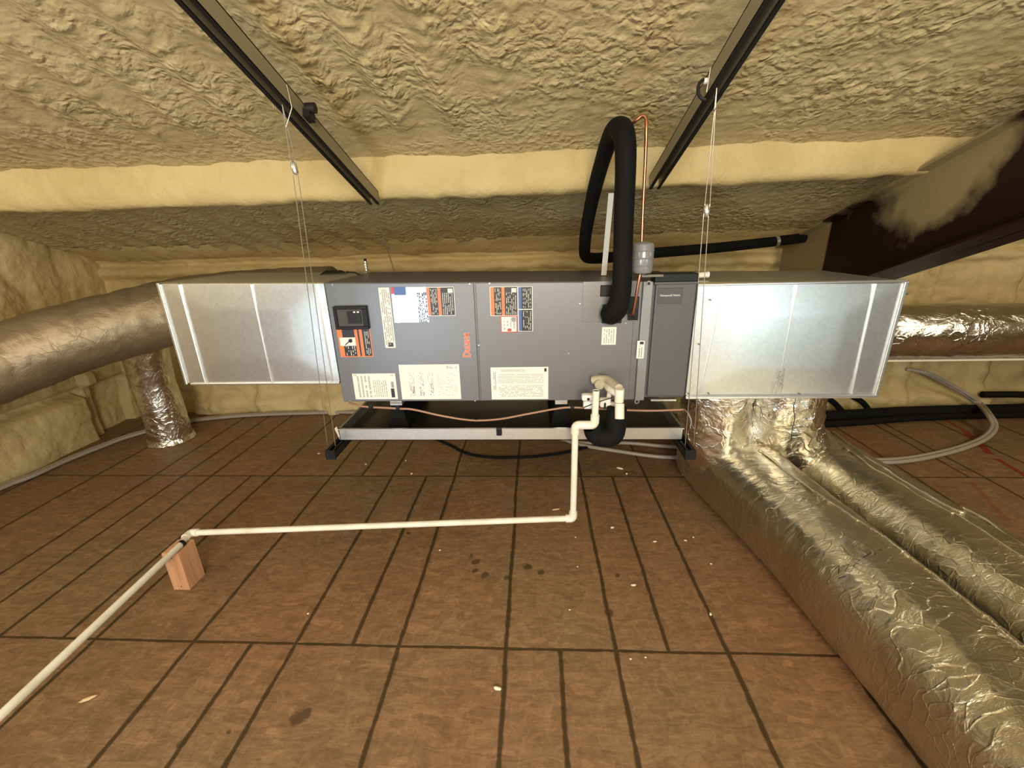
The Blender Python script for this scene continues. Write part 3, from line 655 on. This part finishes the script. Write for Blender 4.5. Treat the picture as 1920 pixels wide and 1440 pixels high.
for nm, pp, bot, lab in (('l', [(540, 195, 1.48), (552, 315, 1.51)], (-.892, 1.665, .612), 'thin looped suspension wire with silver ferrule in front of the left plenum joint'),
                         ('r', [(1336, 165, 1.50), (1325, 395, 1.56)], (.652, 1.665, .612), 'thin looped suspension wire with silver ferrule in front of the right plenum joint')):
    a = aty(*pp[0]); f = aty(*pp[1]); B = Vector(bot); a = Vector((-.755 if nm == 'l' else .54, a.y, a.z))
    wire([a, f+Vector((0, 0, .02)), f-Vector((0, 0, .02)), B], lab, f)
    MB().tube([a+Vector((-.028, 0, -.01)), a+Vector((-.024, 0, .05)), a+Vector((.024, 0, .05)), a+Vector((.028, 0, -.01)), a+Vector((0, 0, -.06))], .0015, WIRE, 6).build('wire_loop', bpy.data.objects[[o.name for o in col.objects if o.name.startswith('hanger_wire')][-1]])
wl_ = aty(696, 385, 2.19)
wire([(-.755, 2.17, 1.63), (-.775, 2.45, 1.30), (-.86, 2.56, .62)], 'rear suspension wire dropping from the left strut behind the air handler', None, .003)
wire([(.540, 2.10, 1.65), (.56, 2.45, 1.30), (.64, 2.56, .62)], 'rear suspension wire dropping from the right strut behind the black pipe', None, .003)
for i, o in enumerate([o for o in col.objects if o.name.startswith('hanger_wire')]):
    for ch in o.children:
        if ch.name.startswith('wire_loop'): ch.matrix_parent_inverse = Matrix.Translation(-o.location)
# wire_loop built above without a parent inverse: fixed by parenting here
for o in list(col.objects):
    if o.name.startswith('wire_loop') and o.parent is None:
        hw = [w_ for w_ in col.objects if w_.name.startswith('hanger_wire')][0]; o.parent = hw; o.matrix_parent_inverse = Matrix.Translation(-hw.location)
# bright strap behind the suction pipe
a = aty(1146, 362, 2.12); c_ = atz(1137, 516, 1.279)
b = MB(); P = [(a.x, 2.12, a.z), (.325, 2.06, 1.282)]
b.hexa([(P[1][0]-.012, P[1][1], P[1][2]), (P[1][0]+.012, P[1][1], P[1][2]), (P[1][0]+.012, P[1][1]+.002, P[1][2]), (P[1][0]-.012, P[1][1]+.002, P[1][2]),
        (P[0][0]-.012, P[0][1], P[0][2]), (P[0][0]+.012, P[0][1], P[0][2]), (P[0][0]+.012, P[0][1]+.002, P[0][2]), (P[0][0]-.012, P[0][1]+.002, P[0][2])], WHITE)
tag(b.build('hanger_strap'), 'bright white metal hanger strap behind the black pipe loop', 'strap')

# ------------------------------------------------------------------ refrigerant lines
sl = empty('suction_line', (.31, 1.80, 1.14), 'thick black insulated refrigerant pipe looping up over the air handler and off to the right', 'pipe')
A = lambda x, y, Y: aty(x, y, Y)
P = [A(*p) for p in ((1147, 588, 1.825), (1147, 588, 1.775), (1157, 577, 1.745), (1165, 545, 1.725), (1167, 500, 1.715), (1170, 400, 1.71), (1173, 310, 1.71), (1172, 268, 1.72),
     (1166, 244, 1.765), (1155, 243, 1.83), (1143, 262, 1.91), (1130, 300, 2.01), (1116, 350, 2.13), (1105, 400, 2.26), (1098, 440, 2.38), (1096, 470, 2.5))]
r0 = [.044, .044, .043, .038, .036, .036, .037, .038, .040, .038, .034, .032, .032, .031, .031, .031]
S = smoothpath(P, 8); RRr = [r0[min(i//8, 15)]*(1-(i % 8)/8)+r0[min(i//8+1, 15)]*(i % 8)/8 for i in range(len(S))]
MB().tube(S, RRr, BLACK, 28).build('insulation', sl, smooth=True)
P = [A(1096, 462, 2.46), A(1097, 478, 2.53), A(1107, 484, 2.6), A(1140, 483, 2.7), A(1230, 474, 2.8), A(1340, 465, 2.9), A(1450, 453, 3.0), A(1490, 448, 3.04), A(1540, 441, 3.1)]
MB().tube(smoothpath(P, 8), .031, BLACK, 24).build('insulation', sl, smooth=True)
q = A(1453, 453, 3.0); q2 = A(1459, 452, 3.0); MB().tube([q, q2], .033, ALU, 24).build('tape_band', sl, smooth=True)['label'] = 'silver tape band'
ll = empty('liquid_line', (.40, 1.8, 1.15), 'thin copper refrigerant tube with grey filter drier right of the black pipe', 'pipe')
P = [A(1183, 592, 1.80), A(1186, 588, 1.77), A(1192, 560, 1.75), A(1197, 530, 1.74), A(1201, 508, 1.74)]
MB().tube(smoothpath(P, 8), .0062, COPPER, 14).build('copper_tube', ll, smooth=True)
P = [A(1203, 456, 1.74), A(1206, 380, 1.74), A(1210, 300, 1.74), A(1212, 240, 1.74), A(1211, 222, 1.745), A(1204, 217, 1.75), A(1194, 225, 1.76), A(1180, 236, 1.78)]
MB().tube(smoothpath(P, 8), .0062, COPPER, 14).build('copper_tube', ll, smooth=True)
t_, l_ = A(1203, 452, 1.74), A(1203, 515, 1.74); L = (t_.z-l_.z); zz = l_.z
prof = [(0, .010), (.04, .018), (.06, .034), (.12, .040), (.88, .040), (.94, .034), (.97, .018), (1, .009)]
pr = []; rr_ = []
for f_, r__ in prof: pr.append((l_.x, 1.74, zz+L*f_)); rr_.append(r__)
MB().tube(pr, rr_, DRIER, 28).build('filter_drier', ll, smooth=True)
for f_ in (.28, .5, .72):
    MB().tube([(l_.x, 1.74, zz+L*f_-.003), (l_.x, 1.74, zz+L*f_), (l_.x, 1.74, zz+L*f_+.003)], [.040, .0418, .040], DRIER, 28).build('drier_ring', ll, smooth=True)
MB().tube([(l_.x, 1.74, zz-.005), (l_.x+.09, 1.77, zz-.008)], .005, ALU, 10).build('valve_stem', ll, smooth=True)
MB().tube([A(1172, 583, 1.76), A(1182, 592, 1.76), A(1190, 596, 1.78)], .004, DARK, 8).build('sensor_wire', ll)

# ------------------------------------------------------------------ drain pan, supports
dp = empty('drain_pan', (-.12, 2.1, .60), 'shallow galvanized drain pan hanging under the grey air handler', 'drain pan')
PX0, PX1, PY0, PY1, PZ0, PZ1 = -.888, .648, 1.742, 2.46, .600, .656
DPAN = mat('shaded_pan_floor', (.16, .165, .14), .32, .9)  # pan floor darkened: shade under the unit put into its colour
b = MB(); th = .003
b.box((PX0, PY0, PZ0), (PX1, PY1, PZ0+th), DPAN)
b.box((PX0, PY0, PZ0), (PX1, PY0+th, PZ1), GALV).box((PX0, PY1-th, PZ0), (PX1, PY1, PZ1), GALV).box((PX0, PY0, PZ0), (PX0+th, PY1, PZ1), GALV).box((PX1-th, PY0, PZ0), (PX1, PY1, PZ1), GALV)
b.build('tray', dp)
MB().box((PX0-.002, PY0-.003, PZ1-.004), (PX1+.002, PY0+.008, PZ1+.002), ALU).box((PX0-.002, PY0, PZ1-.004), (PX0+.008, PY1, PZ1+.002), ALU).box((PX1-.008, PY0, PZ1-.004), (PX1+.002, PY1, PZ1+.002), ALU).build('rolled_rim', dp)
MB().add([(PX0-.028, PY0+.02, PZ1-.006), (PX0-.028, PY0+.024, PZ1-.006), (PX0, PY0, PZ0), (PX0, PY0+.004, PZ0), (PX0-.02, PY0+.03, PZ1)], [(0, 1, 3, 2), (0, 4, 1), (0, 2, 4), (1, 4, 3)], GALV).build('folded_corner', dp)
q = aty(936, 811, PY0); MB().box((q.x-.012, PY0-.010, q.z-.012), (q.x+.012, PY0+.02, PZ1+.006), BPLAST).build('float_switch', dp, bevel=.003)['label'] = 'small black clip on the front rim'
for k, (xx, lab) in enumerate(((aty(746, 790, 1.86).x, 'left'), (aty(1052, 790, 1.86).x, 'right'))):
    t = empty('support_block', (xx, 1.9, .603), 'black tapered support block under the air handler, the %s' % ('one on the left in the pan' if k == 0 else 'one nearest the white drain pipe'), 'support block', 'blocks in the drain pan')
    b = MB(); z0, z1 = .603, .722
    b.hexa([(xx-.052, 1.86, z0), (xx+.052, 1.86, z0), (xx+.052, 2.30, z0), (xx-.052, 2.30, z0), (xx-.024, 1.87, z1), (xx+.024, 1.87, z1), (xx+.024, 2.29, z1), (xx-.024, 2.29, z1)], BLACK)
    b.build('rubber_base', t); MB().box((xx-.028, 1.865, z1), (xx+.028, 2.295, .7525), GALV).build('steel_cap', t)
for xx, lab in ((-.892, 'black lower strut end below the left corner of the drain pan'), (.652, 'black lower strut end below the right corner of the drain pan')):
    b = MB(); b.box((xx-.02, 1.645, .560), (xx+.02, 2.60, .563), DARK).box((xx-.02, 1.645, .560), (xx-.017, 2.60, .598), DARK).box((xx+.017, 1.645, .560), (xx+.02, 2.60, .598), DARK).box((xx-.02, 1.645, .595), (xx-.008, 2.60, .598), DARK).box((xx+.008, 1.645, .595), (xx+.02, 2.60, .598), DARK)
    b.box((xx-.0215, 1.640, .558), (xx+.0215, 1.648, .600), BPLAST)
    tag(b.build('lower_strut'), lab, 'strut', 'struts carrying the drain pan')

# thermostat cable sagging under the unit
P = [A(655, 755, 1.86), A(680, 762, 1.82), A(745, 766, 1.80), A(775, 768, 1.79), A(830, 780, 1.79), A(885, 788, 1.79), A(935, 786, 1.79), A(985, 777, 1.79), A(1040, 767, 1.80), A(1075, 764, 1.80), A(1150, 768, 1.80), A(1220, 770, 1.80), A(1282, 768, 1.79)]
cb = empty('control_cable', (0, 1.8, .7), 'thin copper-coloured cable sagging under the air handler above the pan', 'cable')
MB().tube(smoothpath(P, 8), .0048, CABLE, 10).build('jacket', cb, smooth=True)
for x, y in ((695, 763), (746, 764), (893, 788), (975, 780), (1073, 764)):
    q = A(x, y, 1.795); MB().box((q.x-.008, q.y-.008, q.z-.008), (q.x+.008, q.y+.008, q.z+.008), BPLAST).build('cable_tie', cb, bevel=.002)
P = [A(1283, 768, 1.78), A(1290, 775, 1.76), A(1296, 790, 1.75), A(1294, 800, 1.75)]
tag(MB().tube(smoothpath(P, 6), .003, WIRE, 8).build('loose_wire'), 'short loose silver wire curl at the right end of the drain pan', 'wire')

# ------------------------------------------------------------------ condensate drain
dr = empty('drain_pipe', (.16, 1.62, .25), 'cream plastic drain pipe dropping from the unit and running low to the left', 'pipe')
pr_ = .0135; YP = 1.62
def pipe(pts, nm='pipe', r=pr_, m=PVC, rad=.0): return MB().tube(filletpath(pts, rad) if rad else pts, r, m, 20).build(nm, dr, smooth=True)
V = {k: aty(*v, YP) for k, v in dict(top=(1115, 732), el=(1115, 797), e2=(1076, 797), low=(1077, 972)).items()}
xv, zel = V['el'].x, V['e2'].z; xw = (V['e2'].x+V['low'].x)/2; zlow = V['low'].z
zt = V['top'].z
b = MB(); b.tube([(xv, YP, zel+.01), (xv, YP, zt)], pr_, PVC, 20, cap=False).tube([(xv, YP, zel+.01), (xv, YP, zt-.002)], pr_-.003, GREYM, 20).build('vent_stub', dr, smooth=True)
pipe([(xv, YP, zel+.045), (xv, YP, zel), (xv-.045, YP, zel)], 'elbow', .0178, PVC, .018)
pipe([(xv-.03, YP, zel), (xw+.03, YP, zel)])
pipe([(xw+.035, YP, zel), (xw, YP, zel), (xw, YP, zel-.038)], 'elbow', .0178, PVC, .02)
pipe([(xw, YP, zel-.03), (xw, YP, zlow+.02)])
pipe([(xw, YP, zlow+.035), (xw, YP, zlow), (xw-.032, YP, zlow)], 'elbow', .0178, PVC, .016)
eL = Vector((-1.578, 1.575, .216))
pipe([(xw-.02, YP, zlow), eL+Vector((.02, 0, 0))])
pipe([eL+Vector((.035, .001, .001)), eL, eL+Vector((.002, -.035, 0))], 'elbow', .0178, PVC, .02)
pipe([eL+Vector((.001, -.02, 0)), (-1.560, 1.487, .2155), (-1.523, .785, .214), (-1.46, -.6, .212)])
q = Vector((-1.561, 1.50, .2155)); pipe([q+Vector((0, .007, 0)), q-Vector((0, .007, 0))], 'rubber_band', .0155, BPLAST)
# unit-side connection: tee, coupling, insulated trap, float switch
t1, t2 = A(1162, 731, YP), A(1163, 776, YP)
pipe([(t1.x, YP, t1.z), (t1.x, YP, t2.z)]); pipe([(t1.x, YP, t1.z+.004), (t1.x, YP, t1.z-.05)], 'coupling', .0178)
pipe([(t1.x, YP-.012, t2.z+.05), (t1.x, YP-.03, t2.z-.008)], 'coupling', .0185)
pipe([(t1.x, YP, t1.z-.02), (t1.x-.03, YP+.06, t1.z-.02), (t1.x-.03, FY+.0, t1.z-.03)], 'pipe', .0145, PVC, .03)
pipe([(t1.x-.02, YP+.10, t1.z-.03), (t1.x-.025, YP+.10, t1.z-.10), (t1.x+.0, YP+.03, t2.z+.03)], 'pipe', .010, PVC, .03)
pipe([(t1.x-.06, FY-.0, t1.z-.02), (t1.x-.06, FY-.09, t1.z-.02)], 'bushing', .021, mat('beige_fitting', (.42, .38, .27), .5))
pipe([(t1.x-.085, FY-.05, t1.z-.012), (t1.x-.03, FY-.08, t1.z+.004), (t1.x, YP+.02, t1.z)], 'pipe', .017, mat('dusty_fitting', (.5, .45, .33), .6), .03)
cxp = [(x, y, z-.012 if k > 1 else z) for k, (x, y, z) in enumerate([(t1.x, YP+.035, t2.z+.012), (t1.x, YP+.035, t2.z-.05), (t1.x-.006, YP+.035, t2.z-.090), (t1.x-.026, YP+.035, t2.z-.106), (t1.x-.062, YP+.035, t2.z-.106), (t1.x-.086, YP+.035, t2.z-.090), (t1.x-.095, YP+.035, t2.z-.06), (t1.x-.098, YP+.035, zel-.01)])]
MB().tube(smoothpath(cxp, 8), [.040+.004*math.sin(min(1, i/40)*3.1) for i in range(57)], BLACK, 24).build('insulated_trap', dr, smooth=True)['label'] = 'black foam-wrapped U trap'
fs_ = A(1106, 748, 1.70); b = MB(); b.box((fs_.x-.035, 1.68, fs_.z-.004), (fs_.x+.02, 1.715, fs_.z+.024), WHITE).box((fs_.x-.028, 1.68, fs_.z-.04), (fs_.x+.03, 1.71, fs_.z-.006), WHITE)
b.box((fs_.x+.04, 1.68, fs_.z-.034), (fs_.x+.085, 1.715, fs_.z+.004), WHITE); b.build('overflow_switch', dr, bevel=.008)['label'] = 'white plastic overflow switch'
b = MB(); b.tube([(fs_.x-.03, 1.675, fs_.z-.03), (fs_.x+.02, 1.675, fs_.z-.008), (fs_.x+.09, 1.675, fs_.z+.016)], .002, DARK, 6).box((fs_.x+.056, 1.676, fs_.z-.036), (fs_.x+.064, 1.68, fs_.z-.01), DARK).box((fs_.x-.014, 1.676, fs_.z+.002), (fs_.x-.004, 1.68, fs_.z+.012), DARK); b.build('switch_lead', dr)

wb_ = empty('wood_block', (-1.583, 1.5, 0), 'upright pine offcut on the floor carrying the elbow end of the drain pipe', 'wood block')
MB().box((-1.622, 1.455, .001), (-1.546, 1.55, .200), WOOD).build('offcut', wb_, bevel=.002)
for zz_ in (.02, .175): MB().tube([(-1.582, 1.4535, zz_), (-1.582, 1.456, zz_)], .0025, DARK, 8).build('nail_head', wb_)

# ------------------------------------------------------------------ floor cable, tubing
P = [atz(x, y, .012) for x, y in ((700, 800), (790, 815), (838, 832), (870, 848), (905, 856), (950, 858), (1000, 856), (1050, 850), (1090, 841), (1120, 835), (1160, 826))]
tag(MB().tube(smoothpath(P, 8), .010, BLACK, 12).build('floor_cable', smooth=True), 'black cable curving across the floor below the drain pan', 'cable')
tl = [(0, 912), (60, 889), (120, 862), (180, 838), (250, 813), (350, 789), (420, 780), (500, 775), (600, 772), (650, 771)]
base = [(-3.50, 1.2), (-3.46, 1.8)]+[tuple(atz(x, y, .02)[:2]) for x, y in tl]
mid = [(-1.0, 3.44), (-.3, 3.28), (.1, 3.05)]
r1 = [atz(*q) for q in ((1640, 862, .017), (1700, 859, .017), (1760, 848, .017), (1810, 834, .02), (1845, 818, .035), (1860, 798, .07), (1850, 776, .115))]
A1 = [atz(1085, 829, .02), atz(1176, 830, .02), atz(1257, 837, .02)]; B1 = [atz(1084, 832, .02), atz(1151, 844, .02), atz(1262, 857, .02)]
for k, (m1, off, lab) in enumerate(((A1, .0, 'milky tube along the wall and floor, the inner of two, curling up at far right'), (B1, .030, 'milky tube along the wall and floor, the outer of two, curling up at far right'))):
    P = []
    for x, y in base: P.append(Vector((x+off*.9, y-off*.7, .017)))
    for x, y in mid: P.append(Vector((x, y-off*1.5, .017)))
    P += [Vector((p.x, p.y, .017)) for p in m1]+[Vector((1.5, 2.72-off, .017)), Vector((1.95, 2.66-off*1.2, .017))]
    for i, p in enumerate(r1): P.append(Vector((p.x+off*.6*(i/6), p.y-off*1.2*(1-i/8), p.z)))
    P += [aty(*q)+Vector((off*.8, -off*.4, 0)) for q in ((1832, 757, 3.38), (1805, 738, 3.40), (1770, 718, 3.42), (1735, 700, 3.44), (1700, 692, 3.5))]
    tag(MB().tube(smoothpath(P, 8), .0135, TUBE, 12).build('plastic_tube', smooth=True), lab, 'tube', 'pair of milky tubes')

# black insulated lines along the right of the back wall
def line(P, r, lab): tag(MB().tube(smoothpath(P, 8), r, BLACK, 14).build('insulated_line', smooth=True), lab, 'pipe', 'black lines by the back wall')
line([(1.9, 3.20, .05), (2.4, 3.26, .05), (3.0, 3.33, .05), (3.6, 3.36, .05), (4.2, 3.38, .05), (5.5, 3.4, .05)], .045, 'thick black insulated line lying along the foot of the back wall, right')
line([(2.0, 3.12, .03), (2.5, 3.18, .028), (3.1, 3.27, .03), (3.9, 3.31, .03), (5.2, 3.3, .03)], .026, 'thinner black line in front of the thick one at the back wall')
line([atz(1545, 742, .14), atz(1565, 756, .10), atz(1580, 772, .06), atz(1590, 776, .05)], .022, 'black pipe stub dropping behind the right plenum, the left one')
line([atz(1600, 744, .14), atz(1618, 755, .10), atz(1630, 770, .06), atz(1640, 774, .05)], .022, 'black pipe stub dropping behind the right plenum, the right one')
line([(3.60, 3.42, .16), (3.9, 3.38, .17), (4.2, 3.3, .15), (4.6, 3.2, .10), (5.2, 3.1, .05)], .026, 'black hose bending down at the far right edge')
line([(3.85, 3.30, .03), (4.0, 3.0, .02), (4.1, 2.6, .014), (4.15, 2.2, .014)], .010, 'thin dark cable crossing the floor at the far right')

# ------------------------------------------------------------------ crumbs on the floor
def crumb(x, y, s, name, m, lab, cat, el=1.6, ang=0, grp='crumbs scattered on the floor'):
    q = atz(x, y, 0); rr2 = random.Random(int(x*7+y)); b = MB(); vs = []; n = 9
    for lev, k in ((0, .8), (.5, 1), (1, .55)):
        for i in range(n):
            a = 2*math.pi*i/n; r2 = s*k*rr2.uniform(.7, 1.15); u, v = math.cos(a)*r2*el, math.sin(a)*r2
            vs.append((q.x+u*math.cos(ang)-v*math.sin(ang), q.y+u*math.sin(ang)+v*math.cos(ang), .001+lev*s*.8))
    fs = [(l*n+i, l*n+(i+1) % n, (l+1)*n+(i+1) % n, (l+1)*n+i) for l in range(2) for i in range(n)]+[tuple(range(n-1, -1, -1)), tuple(range(2*n, 3*n))]
    tag(b.add(vs, fs, m).build(name, smooth=True, auto=False), lab, cat, grp)
for x, y, s, el, ang, lab in ((1162, 879, .011, 2.6, -.5, 'longest white foam crumb on the floor right of the vertical drain pipe'),
        (1175, 889, .008, 1.2, 0, 'white crumb just below the longest crumb near the pan'), (772, 889, .008, 1.2, .8, 'pale crumb on the seam left of centre below the pan'),
        (761, 864, .006, 1.2, 0, 'tiny pale crumb below the left half of the pan'), (686, 871, .006, 1.3, 0, 'tiny pale crumb below the left end of the pan'),
        (598, 851, .007, 1.3, .3, 'pale crumb beside the left lower strut end'), (1280, 890, .006, 1.6, 1, 'pale crumb at the far foot of the left foil duct'),
        (1148, 990, .0085, 1.4, .4, 'white crumb right of the drain pipe lower elbow'), (1228, 1016, .006, 2.2, 0, 'thin pale crumb halfway from the elbow to the foil duct'),
        (1285, 1014, .006, 1.6, -.3, 'pale crumb near the dark joist line by the foil duct'), (1300, 1008, .005, 1.1, 0, 'tiny crumb closest above the joist line by the foil duct'),
        (1079, 1008, .004, 1.1, 0, 'tiny crumb directly below the drain pipe lower elbow'), (825, 1032, .005, 1.2, .6, 'tiny pale crumb below the middle of the horizontal pipe'),
        (1188, 1098, .007, 1.9, .1, 'white crumb in the middle of the floor board right of centre'), (1083, 1063, .004, 1.1, 0, 'tiny crumb right of the dark wet spots'),
        (1068, 1144, .004, 1.3, 0, 'tiny crumb below the dark wet spots'), (933, 1292, .008, 2.0, -.2, 'pale crumb beside the joist line at the bottom centre'),
        (1333, 1058, .005, 1.3, 0, 'tiny pale crumb near the side of the left foil duct'), (1332, 1152, .006, 1.6, 1.2, 'yellowish crumb on the joist line by the left foil duct'),
        (1210, 1233, .004, 1.2, 0, 'tiny crumb right of its twin below the near floor seam'), (1182, 1236, .004, 1.2, 0, 'tiny crumb left of its twin below the near floor seam'),
        (578, 1151, .004, 1.2, 0, 'tiny pale crumb above the near floor seam, left of centre')):
    crumb(x, y, s, 'foam_crumb', SCRAP, lab, 'crumb', el, ang)
crumb(166, 1311, .009, 'wood_chip', CHIP, 'long yellow wood chip on the floor at the lower left', 'wood chip', 3.2, .5, 'wood chips')
crumb(1042, 956, .008, 'wood_chip', CHIP, 'thin wood chip just above the horizontal pipe by the elbow', 'wood chip', 3.6, .2, 'wood chips')

# marker scribble on the near floor duct, hanging thread
from mathutils.bvhtree import BVHTree
sl_ = [c for c in d1.children if c.name.startswith('sleeve') and not c.name.startswith('sleeve_seam')][0]
bv = BVHTree.FromPolygons([v.co[:] for v in sl_.data.vertices], [p.vertices[:] for p in sl_.data.polygons])
b = MB()
for pl in ([(1566, 1066), (1573, 1060), (1572, 1076)], [(1580, 1062), (1592, 1058), (1584, 1072), (1598, 1070)], [(1600, 1062), (1612, 1050), (1606, 1048)], [(1618, 1046), (1634, 1036)], [(1640, 1040), (1652, 1030)], [(1572, 1084), (1586, 1080)]):
    P = []
    for x, y in pl:
        h = bv.ray_cast(CAM, ray(x, y).normalized())[0]
        if h: P.append(h)
    if len(P) > 1: b.tube(P, .0014, DARK, 5)
b.build('marker_scribble', d1)
P = [aty(1492, 748, 1.85), aty(1488, 765, 1.845), aty(1490, 785, 1.85), aty(1485, 808, 1.85), aty(1484, 826, 1.85)]
tag(MB().tube(smoothpath(P, 5), .0016, DARK, 6).build('loose_thread'), 'thin dark thread hanging from the bottom edge of the right plenum', 'thread')
